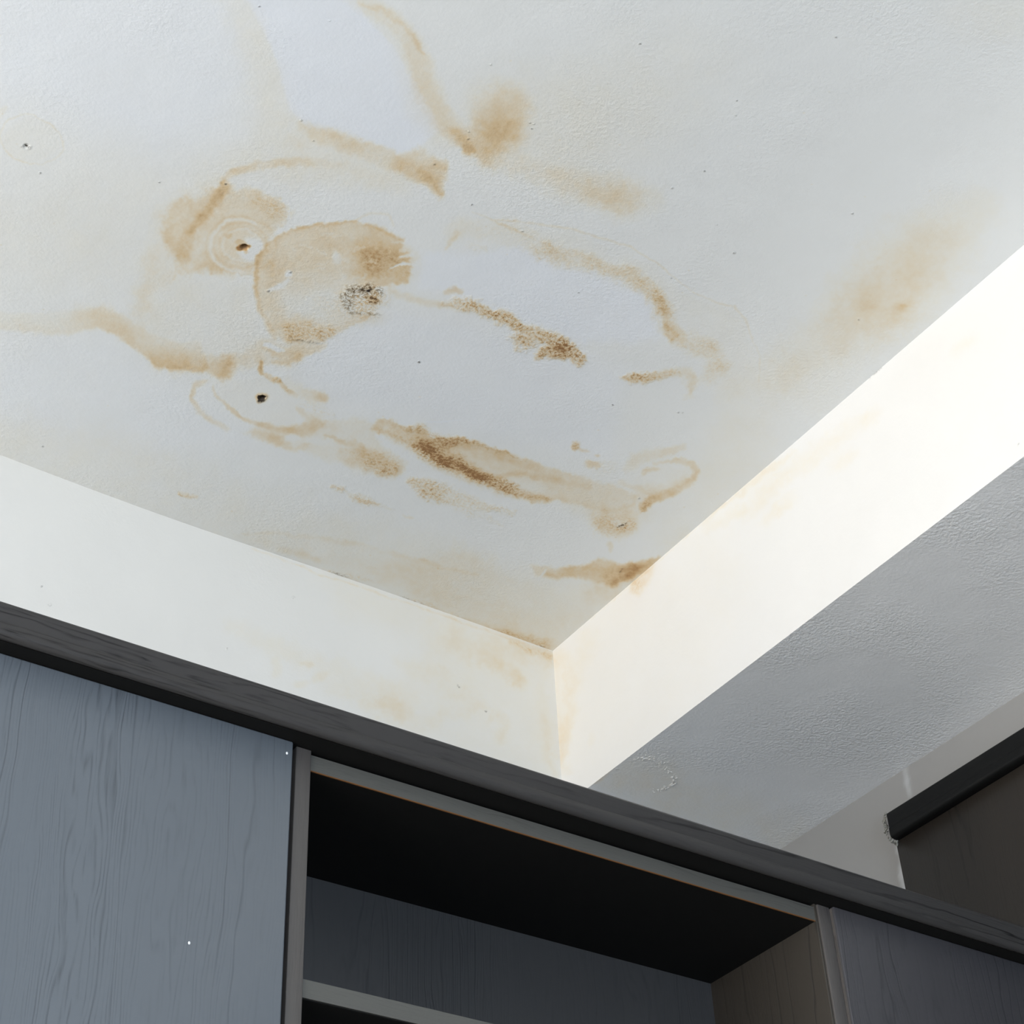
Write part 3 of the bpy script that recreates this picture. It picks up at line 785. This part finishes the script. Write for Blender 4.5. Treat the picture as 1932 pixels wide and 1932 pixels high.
c.stroke([(960, 1210, 4, .12), (1005, 1228, 6, .2), (1040, 1242, 6, .22)], soft=.8, warp=6); c.stroke([(960, 1210, 4, .2), (1005, 1228, 6, .3), (1040, 1245, 6, .3)], ch=1, soft=.8, warp=6)
c.stroke([(920, 1360, 7, .08), (932, 1345, 8, .12), (950, 1355, 8, .14), (955, 1375, 9, .14), (945, 1395, 10, .1)], soft=.7, warp=9)
c.stroke([(1020, 1300, 8, .04), (1025, 1360, 9, .08), (1035, 1420, 9, .09), (1045, 1460, 8, .1)], soft=.9, warp=8)
c.poly([(820, 1180), (1045, 1240), (1055, 1470), (900, 1430), (700, 1360), (620, 1290), (760, 1280)], .075, edge=30, warp=18)
c.poly([(600, 1060), (1045, 1230), (1045, 1280), (820, 1230), (640, 1150)], .05, edge=25, warp=14)
for (x, y) in [(77, 1106), (867, 1296), (427, 1224), (553, 1127), (94, 1142), (916, 1342), (864, 1294)]:
    c.blob(x, y, 2, 1.2, .8, ch=2, soft=.6, warp=1, mott=0)
for x in range(480, 1040, 9):
    c.blob(x, 857 + .3557 * x + 4 + 7 * math.exp(-((x - 560) / 300) ** 2), 6, 1.6, .10 + .1 * sr.random(), ang=20, soft=.8, warp=4)

# side of the beam
c = beam_chart = Chart()
c.poly([(1190, 1096), (1215, 1078), (1236, 1066), (1228, 1090), (1218, 1112), (1205, 1128), (1190, 1118)], .22, edge=6, warp=6, mott=.5)
c.stroke([(1196, 1098, 3, .2), (1215, 1080, 4, .22), (1232, 1066, 3, .15)], soft=.7, warp=4); c.blob(1204, 1108, 10, 14, .3, ch=1, ang=20, soft=.7, warp=6)
c.stroke([(1330, 990, 4, .08), (1365, 955, 4, .14), (1400, 930, 5, .14), (1430, 905, 6, .16), (1460, 880, 6, .16), (1500, 850, 5, .08)], soft=.7, warp=8)
c.stroke([(1340, 1000, 10, .08), (1400, 965, 14, .10), (1480, 900, 16, .12), (1560, 840, 16, .10), (1620, 790, 14, .08)], soft=.9, warp=14)
c.blob(1470, 960, 34, 12, .12, ang=-38, soft=.8, warp=12); c.blob(1590, 870, 30, 14, .11, ang=-38, soft=.8, warp=10); c.blob(1640, 790, 24, 12, .12, ang=-38, soft=.8, warp=10); c.blob(1820, 650, 26, 12, .08, ang=-38, soft=.8, warp=10)
c.stroke([(1060, 1245, 14, .16), (1075, 1290, 14, .12), (1072, 1340, 12, .14), (1066, 1390, 10, .16), (1062, 1440, 8, .14), (1072, 1460, 8, .12)], soft=.8, warp=9)
c.stroke([(1048, 1250, 6, .12), (1052, 1340, 7, .10), (1058, 1460, 7, .12)], soft=.8, warp=6)
c.stroke([(1110, 1210, 18, .10), (1095, 1250, 14, .08), (1085, 1300, 10, .06)], soft=.9, warp=8); c.blob(1115, 1395, 6, 14, .06, soft=.8, warp=5)
c.poly([(1040, 1228), (1330, 980), (1420, 1100), (1300, 1330), (1110, 1480), (1050, 1460)], .035, edge=40, warp=20)
for x in range(1120, 1400, 10):
    c.blob(x, 1228 - .864 * (x - 1043) + 3, 6, 1.6, .08 + .08 * sr.random(), ang=-40, soft=.8, warp=4)
c.stroke([(1640, 712, 1.5, .6), (1652, 702, 1.8, .7), (1665, 692, 1.2, .5)], ch=2, soft=.6, warp=2); c.blob(1922, 839, 1.5, 2, .5, ch=2, soft=.6, warp=1, mott=0)

# underside of the beam: flaked ring, grit and painted-in warm wall bounce
c = under_chart = Chart()
c.stroke([(1198, 1432, 3, .1), (1215, 1430, 5, .3), (1238, 1431, 3, .2), (1255, 1447, 5, .3), (1270, 1460, 6, .3), (1274, 1475, 5, .3), (1265, 1486, 6, .4), (1248, 1492, 3, .2), (1228, 1490, 3, .2)], ch=3, soft=.6, warp=8, mott=.5)
c.poly([(1120, 1480), (1180, 1430), (1260, 1430), (1420, 1520), (1520, 1580), (1480, 1600), (1300, 1560)], .14, edge=50, warp=16)  # warm bounce from the back wall, tinted into the paint
c.stroke([(1110, 1482, 5, .2), (1128, 1472, 5, .25), (1150, 1452, 4, .15)], soft=.8, warp=6)
for (x, y) in [(1164, 1452), (1520, 1562), (1563, 1299), (1648, 1362), (1398, 1482)]:
    c.blob(x, y, 1.6, 1.4, .8, ch=2 if x < 1200 else 3, soft=.6, warp=1, mott=0)
for i in range(40):
    c.blob(sr.uniform(1180, 1700), sr.uniform(1350, 1560), sr.uniform(1, 2.2), 1, .7, ch=3, soft=.6, warp=1, mott=0)

# grey right wall: rusty run beside the cabinet and a vertical filler line
c = grey_chart = Chart()
c.stroke([(1700, 1598, 3, .12), (1706, 1622, 3, .2), (1712, 1650, 3, .3), (1716, 1676, 3, .4)], soft=.7, warp=4)
c.stroke([(1708, 1450, 4, .5), (1713, 1478, 5, .6), (1717, 1502, 4, .5)], ch=3, soft=.8, warp=3)
c.stroke([(1690, 1560, 3, .5), (1692, 1600, 4, .8), (1702, 1640, 5, .9), (1708, 1680, 5, .9)], ch=3, soft=.8, warp=5)
#ENDSTAINS#

# ------------------------------------------------------------------ the room shell
XL, YN = -2.45, -2.95                       # left wall, near wall


def spans(lo, a, b, hi, step, coarse=.35):
    L = list(np.arange(lo, a - 1e-6, coarse)); L = L if L else ([lo] if lo < a - 1e-6 else [])
    Mid = list(np.linspace(a, b, max(2, int((b - a) / step))))
    R = list(np.arange(b + coarse, hi, coarse)) + ([hi] if hi > b + 1e-6 else [])
    return np.array(L + Mid + R)


def ceil_disp(P, U, V, col):
    sag = .0075 * np.exp(-((P[:, 0] - .72) / .26) ** 2) * np.exp(-((YW - P[:, 1]) / .25) ** 2)
    P = P.copy()
    P[:, 2] -= sag
    for (cx, cy, r, dep) in HOLES:
        c = onz((cx, cy), ZC)
        d = np.hypot(P[:, 0] - c[0], P[:, 1] - c[1])
        P[:, 2] += dep * np.clip(1 - (d / r) ** 2, 0, 1)
    return P


HOLES = [(50, 276, .004, .002), (461, 466, .005, .006), (495, 748, .0048, .007)]
ceiling = surface('ceiling', spans(XL, .19, XB, XB, .00112), spans(YN, .56, YW, YW, .00112),
                  lambda a, b: np.stack([a, b, np.full_like(a, ZC)], -1), ceil_chart, M_ceil, ceil_disp, flip=True)
tag(ceiling, 'white painted ceiling with brown water stains', kind='structure')
wall = surface('wall_back', spans(XL, .3, XB, XB, .0025), spans(0, 1.95, ZC, ZC + .03, .0025),
               lambda a, b: np.stack([a, np.full_like(a, YW), b], -1), wall_chart, M_wall)
tag(wall, 'cream back wall with faint yellow damp marks above the wardrobe', kind='structure')
box('wall_back_behind_beam', XB, XR + .2, YW, YW + .15, 0, ZB + .02, M_grey)
bpy.data.objects['wall_back_behind_beam'].name = 'wall_rear'
tag(bpy.data.objects['wall_rear'], 'grey back wall below the beam', kind='structure')
bside = surface('beam_side', spans(YN, .6, YW, YW, .0025), spans(ZB, ZB, ZC, ZC, .0025),
                lambda a, b: np.stack([np.full_like(a, XB), a, b], -1), beam_chart, M_beam, flip=True)
bund = surface('beam_underside', spans(XB, XB, XR, XR + .05, .003), spans(YN, .6, YW, YW, .003),
               lambda a, b: np.stack([a, b, np.full_like(a, ZB)], -1), under_chart, M_under, flip=True)
btop = box('ceiling_beam', XB + .012, XR + .1, YN, YW + .1, ZB + .012, ZC + .05, M_beam)
tag(btop, 'white boxed ceiling beam with grey underside running to the back wall', 'beam', kind='structure')
for o in (bside, bund):
    o.parent = btop
bside['label'] = 'bright cream side of the beam'
bund['label'] = 'grey glossy underside of the beam'
random.seed(9)
bm = bmesh.new()
ring = [(1198, 1432, .6), (1215, 1430, 1.6), (1236, 1431, 1.0), (1252, 1445, 1.0), (1268, 1458, 1.1), (1273, 1472, 1.4), (1265, 1484, 1.9), (1248, 1491, .9), (1228, 1490, .8)]
for i in range(95):
    t = random.random() * (len(ring) - 1); q = int(t); f = t - q
    px = ring[q][0] * (1 - f) + ring[q + 1][0] * f + random.gauss(0, 3.5)
    py = ring[q][1] * (1 - f) + ring[q + 1][1] * f + random.gauss(0, 2.5)
    sz = (ring[q][2] * (1 - f) + ring[q + 1][2] * f) * random.uniform(.4, 1.0) * .0016
    p = onz((px, py), ZB - .0002)
    mt = Matrix.Translation(Vector(p)) @ Matrix.Rotation(random.uniform(0, 6), 4, 'Z') @ Matrix.Rotation(random.uniform(-.7, .7), 4, 'X') @ Matrix.Diagonal((sz * random.uniform(.8, 2.2), sz, sz * .35, 1))
    bmesh.ops.create_icosphere(bm, subdivisions=1, radius=1, matrix=mt)
me = bpy.data.meshes.new('flaking_paint'); bm.to_mesh(me); bm.free()
fl_ = link('flaking_paint', me, plain('loose_paint', (.80, .77, .72, 1), .7), btop)
fl_['kind'] = 'stuff'
fl_['label'] = 'ring of flaking paint on the beam underside'
wr = surface('wall_right', spans(YN, .8, YW, YW, .004), spans(0, 1.9, ZB, ZB + .02, .004),
             lambda a, b: np.stack([np.full_like(a, XR), a, b], -1), grey_chart, M_grey, flip=True)
tag(wr, 'grey right wall under the beam', kind='structure')
tag(box('floor', XL - .1, XR + .2, YN - .1, YW + .2, -.1, 0, M_floor), 'pale tiled floor', kind='structure')
# left wall with its tall window opening, near wall with its balcony door opening
bm = bmesh.new()


def holed(name, lo, hi, z0, z1, a, b, c, d, fr):
    parts = [(lo, a, z0, z1), (b, hi, z0, z1), (a, b, z0, c), (a, b, d, z1)]
    vs_, fs = [], []
    for (p, q, r, s) in parts:
        if q - p < 1e-4 or s - r < 1e-4: continue
        k = len(vs_)
        for t in (0, .15):
            vs_ += [fr(p, r, t), fr(q, r, t), fr(q, s, t), fr(p, s, t)]
        fs += [(k, k + 1, k + 2, k + 3), (k + 4, k + 7, k + 6, k + 5)]
        for e in range(4):
            f = (e + 1) % 4
            fs.append((k + e, k + 4 + e, k + 4 + f, k + f))
    me = bpy.data.meshes.new(name)
    me.from_pydata(vs_, [], fs)
    return tag(link(name, me, M_room), 'plain white wall', kind='structure')


bm.free()
holed('wall_left', YN, YW + .1, 0, ZC + .05, -.87, 1.63, .8, 2.4, lambda u, v, t: (XL - t, u, v))
holed('wall_near', XL, XR + .2, 0, ZC + .05, -1.05, 1.25, .1, 2.3, lambda u, v, t: (u, YN - t, v))
for nm, ax, (a, b, c, d) in (('window_1', 'y', (-.87, 1.63, .8, 2.4)), ('door_1', 'x', (-1.05, 1.25, .1, 2.3))):
    e = tag(empty(nm, (XL - .08, 0, c) if ax == 'y' else (0, YN - .08, c)), 'white framed opening', kind='structure')
    for q, (p, r, s, t) in enumerate(((a, b, c, c + .05), (a, b, d - .05, d), (a, a + .05, c + .05, d - .05), (b - .05, b, c + .05, d - .05), ((a + b) / 2 - .03, (a + b) / 2 + .03, c + .05, d - .05))):
        if ax == 'y': box('frame', XL - .12, XL - .06, p, r, s, t, M_frame, e)
        else: box('frame', p, r, YN - .12, YN - .06, s, t, M_frame, e)

# ------------------------------------------------------------------ main wardrobe run
ZBOT = 0.08
ZTOP = ZCB + .0003                           # carcass tops reach just into the cornice recess
xd1 = ony((554, 1403), YD)[0]               # right edge of the left door
xs0 = ony((559, 1420), YS)[0]; xs1 = ony((588, 1415), YS)[0]
xr0 = ony((1545.5, 1730), YS)[0]; xr1 = ony((1564.5, 1722), YS)[0] + .001
xd2 = ony((1573, 1716), YD)[0]              # left edge of the right door
zt1 = ony((590, 1427), YP)[2]; zt0 = (ony((588, 1455), YP)[2] + ony((1536, 1739), YP)[2]) / 2
ybk = onz((900, 1738.5), zt0)[1]            # back panel of the open unit
sh1 = ony((575, 1849), YP)[2]; sh0 = ony((575, 1886), YP)[2]
print('door', xd1, xs0, xs1, xr0, xr1, xd2, 'z', ZTOP, zt1, zt0, sh1, sh0, 'back', ybk)
YBK = YW - .012


def door(parent, x0, x1, mat, name='door'):
    return box(name, x0, x1, YD, YD + .018, ZBOT, ZCB + .0001, mat, parent, bev=.0016)


# left unit
xl0 = xd1 - .62
w1 = tag(empty('wardrobe', (xl0 + .3, YD + .3, 0)), 'tall grey wood-grain wardrobe unit with closed door, left of the open shelves', 'wardrobe', 'built-in wardrobe units')
door(w1, xl0, xd1, M_door)
box('side_panel', xd1 - .019, xd1 - .001, YD + .020, YBK, ZBOT, ZTOP, M_side, w1, .0006)
box('side_panel', xl0, xl0 + .018, YD + .020, YBK, ZBOT, ZTOP, M_side, w1, .0006)
box('back_panel', xl0 + .018, xd1 - .019, YBK - .012, YBK, ZBOT, ZTOP, M_back, w1)
box('top_panel', xl0 + .018, xd1 - .019, YD + .020, YBK - .012, ZTOP - .018, ZTOP, M_side, w1)
box('plinth', xl0, xd1, YD + .05, YD + .07, 0, ZBOT, M_corn, w1)
# a second closed unit further left, its neighbour
w0 = tag(empty('wardrobe', (xl0 - .35, YD + .3, 0)), 'far left closed wardrobe unit beyond the grey door', 'wardrobe', 'built-in wardrobe units')
# open unit
wm = tag(empty('shelf_unit', ((xs0 + xr1) / 2, YD + .3, 0)), 'open dark wood-grain shelf unit between two closed wardrobe doors', 'shelf unit', 'built-in wardrobe units')
box('side_panel', xs0, xs1, YS, YBK, ZBOT, ZTOP, M_edge, wm, .0008)
box('side_panel', xr0, xr1, YS, YBK, ZBOT, ZTOP, M_edge, wm, .0008)
# inner lining of the right side, a lighter lip showing at its front edge
box('lining_panel', xr0 - .0035, xr0, YS + .002, ybk + .01, ZBOT, zt1 + .004, M_side, wm, .0004)
box('top_panel', xs1, xr0 - .0035, YP, ybk + .01, zt0, zt1, M_shade, wm)  # near-black so its underside reads as shaded
e1 = box('edge_strip', xs1, xr0 - .0035, YP - .0012, YP + .0001, zt0 + .0006, zt1, M_edge_x, wm)
e2 = box('raw_edge', xs1, xr0 - .0035, YP - .0010, YP + .0004, zt0 - .0002, zt0 + .0006, M_orange, wm)
e2['label'] = 'thin orange raw edge under the top panel'
box('shelf', xs1, xr0 - .0035, YP, ybk, sh0, sh1, M_shade, wm)  # same painted shade as the top panel
box('shelf_edge', xs1, xr0 - .0035, YP - .0012, YP + .0001, sh0 + .001, sh1, M_edge_x, wm)
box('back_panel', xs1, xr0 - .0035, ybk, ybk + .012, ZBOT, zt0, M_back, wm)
box('plinth', xs0, xr1, YD + .05, YD + .07, 0, ZBOT, M_corn, wm)
# right unit
xe = XR - .075
w2 = tag(empty('wardrobe', (xd2 + .1, YD + .3, 0)), 'grey wardrobe unit with closed door darkened for light falloff, right of the open shelves', 'wardrobe', 'built-in wardrobe units')
dr = door(w2, xd2, xe, M_door_shaded)
box('door_edge', xd2 - .0012, xd2, YD + .002, YD + .0165, ZBOT, ZCB - .002, M_edge, w2)
box('side_panel', xd2 + .004, xd2 + .022, YD + .020, YBK, ZBOT, ZTOP, M_side, w2, .0006)
box('side_panel', xe - .018, xe, YD + .020, YBK, ZBOT, ZTOP, M_side, w2, .0006)
box('back_panel', xd2 + .022, xe - .018, YBK - .012, YBK, ZBOT, ZTOP, M_back, w2)
box('plinth', xd2, xe, YD + .05, YD + .07, 0, ZBOT, M_corn, w2)
bpy.data.objects.remove(w0)

# cornice along the whole run: flat face with a top fillet, rounded nose, stepped back under
hC = ZT - ZCB
prof = [(0.0025, hC), (0.0, hC - .003), (0.0, hC * .50)]
prof += [(.0004, hC * .47), (.0003, hC * .42), (-.0012, hC * .37)]
rn = .0062
cx, cz = rn - .0022, rn
for i in range(0, 10):
    a = math.radians(180 + i * 10)
    prof.append((cx + rn * math.cos(a), cz + rn * math.sin(a)))
dD = YD - YC
prof += [(.0065, .0012), (.0065, .0125), (.03, .0125), (.03, hC)]
# underside recess
corn = extrude_profile('cornice', prof, xl0, xe, lambda u, v, t: (t, YC + u, ZCB + v), M_corn)
tag(corn, 'long charcoal wood-grain cornice running across the tops of the wardrobe units', 'cornice')

box('shade_board', xl0, xe, YC + .0066, YD + .17, ZCB + .0005, ZCB + .0120, M_shade, corn)['label'] = 'added black board giving the shade under the cornice'  # board added to paint the dark shade beneath the cornice

# paint drips on the door faces
def speck(parent, px, py, r, plane='y', off=0.0):
    p = ony((px, py), YD + off) if plane == 'y' else onx((px, py), off)
    bm = bmesh.new()
    bmesh.ops.create_icosphere(bm, subdivisions=2, radius=1)
    for v in bm.verts:
        v.co = Vector((p[0] + v.co.x * r, p[1] + v.co.y * r * .5, p[2] + v.co.z * r * 1.3))
    me = bpy.data.meshes.new('paint_speck'); bm.to_mesh(me); bm.free()
    o = link('paint_speck', me, M_white, parent); o['label'] = 'white paint speck'
    return o


speck(w1, 357, 1779, .0011); speck(w1, 541.5, 1421, .0011)

# ------------------------------------------------------------------ cabinet on the right wall
XT = XR - .030
tend = onx((1672, 1534), XT)
ztt = tend[2]; yend = tend[1]
ztb = onx((1685, 1580), XT)[2]
XDR = onz((1850, 1500), ztb)[0]
print('right cabinet', tend, ztb, XDR)
rc = tag(empty('wall_cabinet', (XR - .01, yend - .6, 0)), 'dark brown wall cabinet with black cornice on the right wall under the beam', 'cabinet')
hR = ztt - ztb
prof = [(.002, hR), (0, hR - .003), (0, hR * .42), (-.0008, hR * .40)]
rn = .007
for i in range(0, 10):
    a = math.radians(180 + i * 10)
    prof.append((rn - .0012 + rn * math.cos(a), rn + rn * math.sin(a)))
prof += [(.0285, 0), (.0285, hR)]
yn2 = -1.2
tr = extrude_profile('cornice', prof, yn2, yend, lambda u, v, t: (XT + u, t, ztb + v), M_corn_y, rc)
yv = onx((1713, 1640), XR - .004)[1]
box('door', XR - .018, XR - .002, yv - .62, yv, ZBOT, ztb - .0005, M_dpanel, rc, .001)
box('door', XR - .018, XR - .002, yv - 1.243, yv - .623, ZBOT, ztb - .0005, M_dpanel, rc, .001)

# crumbling filler at the end of the black cornice
random.seed(4)
bm = bmesh.new()
pts = [(1670, 1534), (1668, 1545), (1669, 1556), (1672, 1567), (1674, 1577), (1680, 1585), (1688, 1590), (1695, 1592)]
for i in range(60):
    t = random.random() * (len(pts) - 1); k = int(t); f = t - k
    px = pts[k][0] * (1 - f) + pts[k + 1][0] * f + random.uniform(-2, 3)
    py = pts[k][1] * (1 - f) + pts[k + 1][1] * f + random.uniform(-2, 2)
    xx = XT + random.uniform(.0, .022)
    p = onx((px, py), xx)
    mt = Matrix.Translation(Vector(p)) @ Matrix.Rotation(random.uniform(0, 3), 4, Vector((random.random(), random.random(), .5)).normalized()) @ Matrix.Diagonal((random.uniform(.0006, .0020), random.uniform(.0006, .0018), random.uniform(.001, .006), 1))
    bmesh.ops.create_icosphere(bm, subdivisions=1, radius=1, matrix=mt)
me = bpy.data.meshes.new('filler'); bm.to_mesh(me); bm.free()
fo = link('filler', me, M_caulk, rc)
fo['label'] = 'crumbling grey filler at the cornice end'
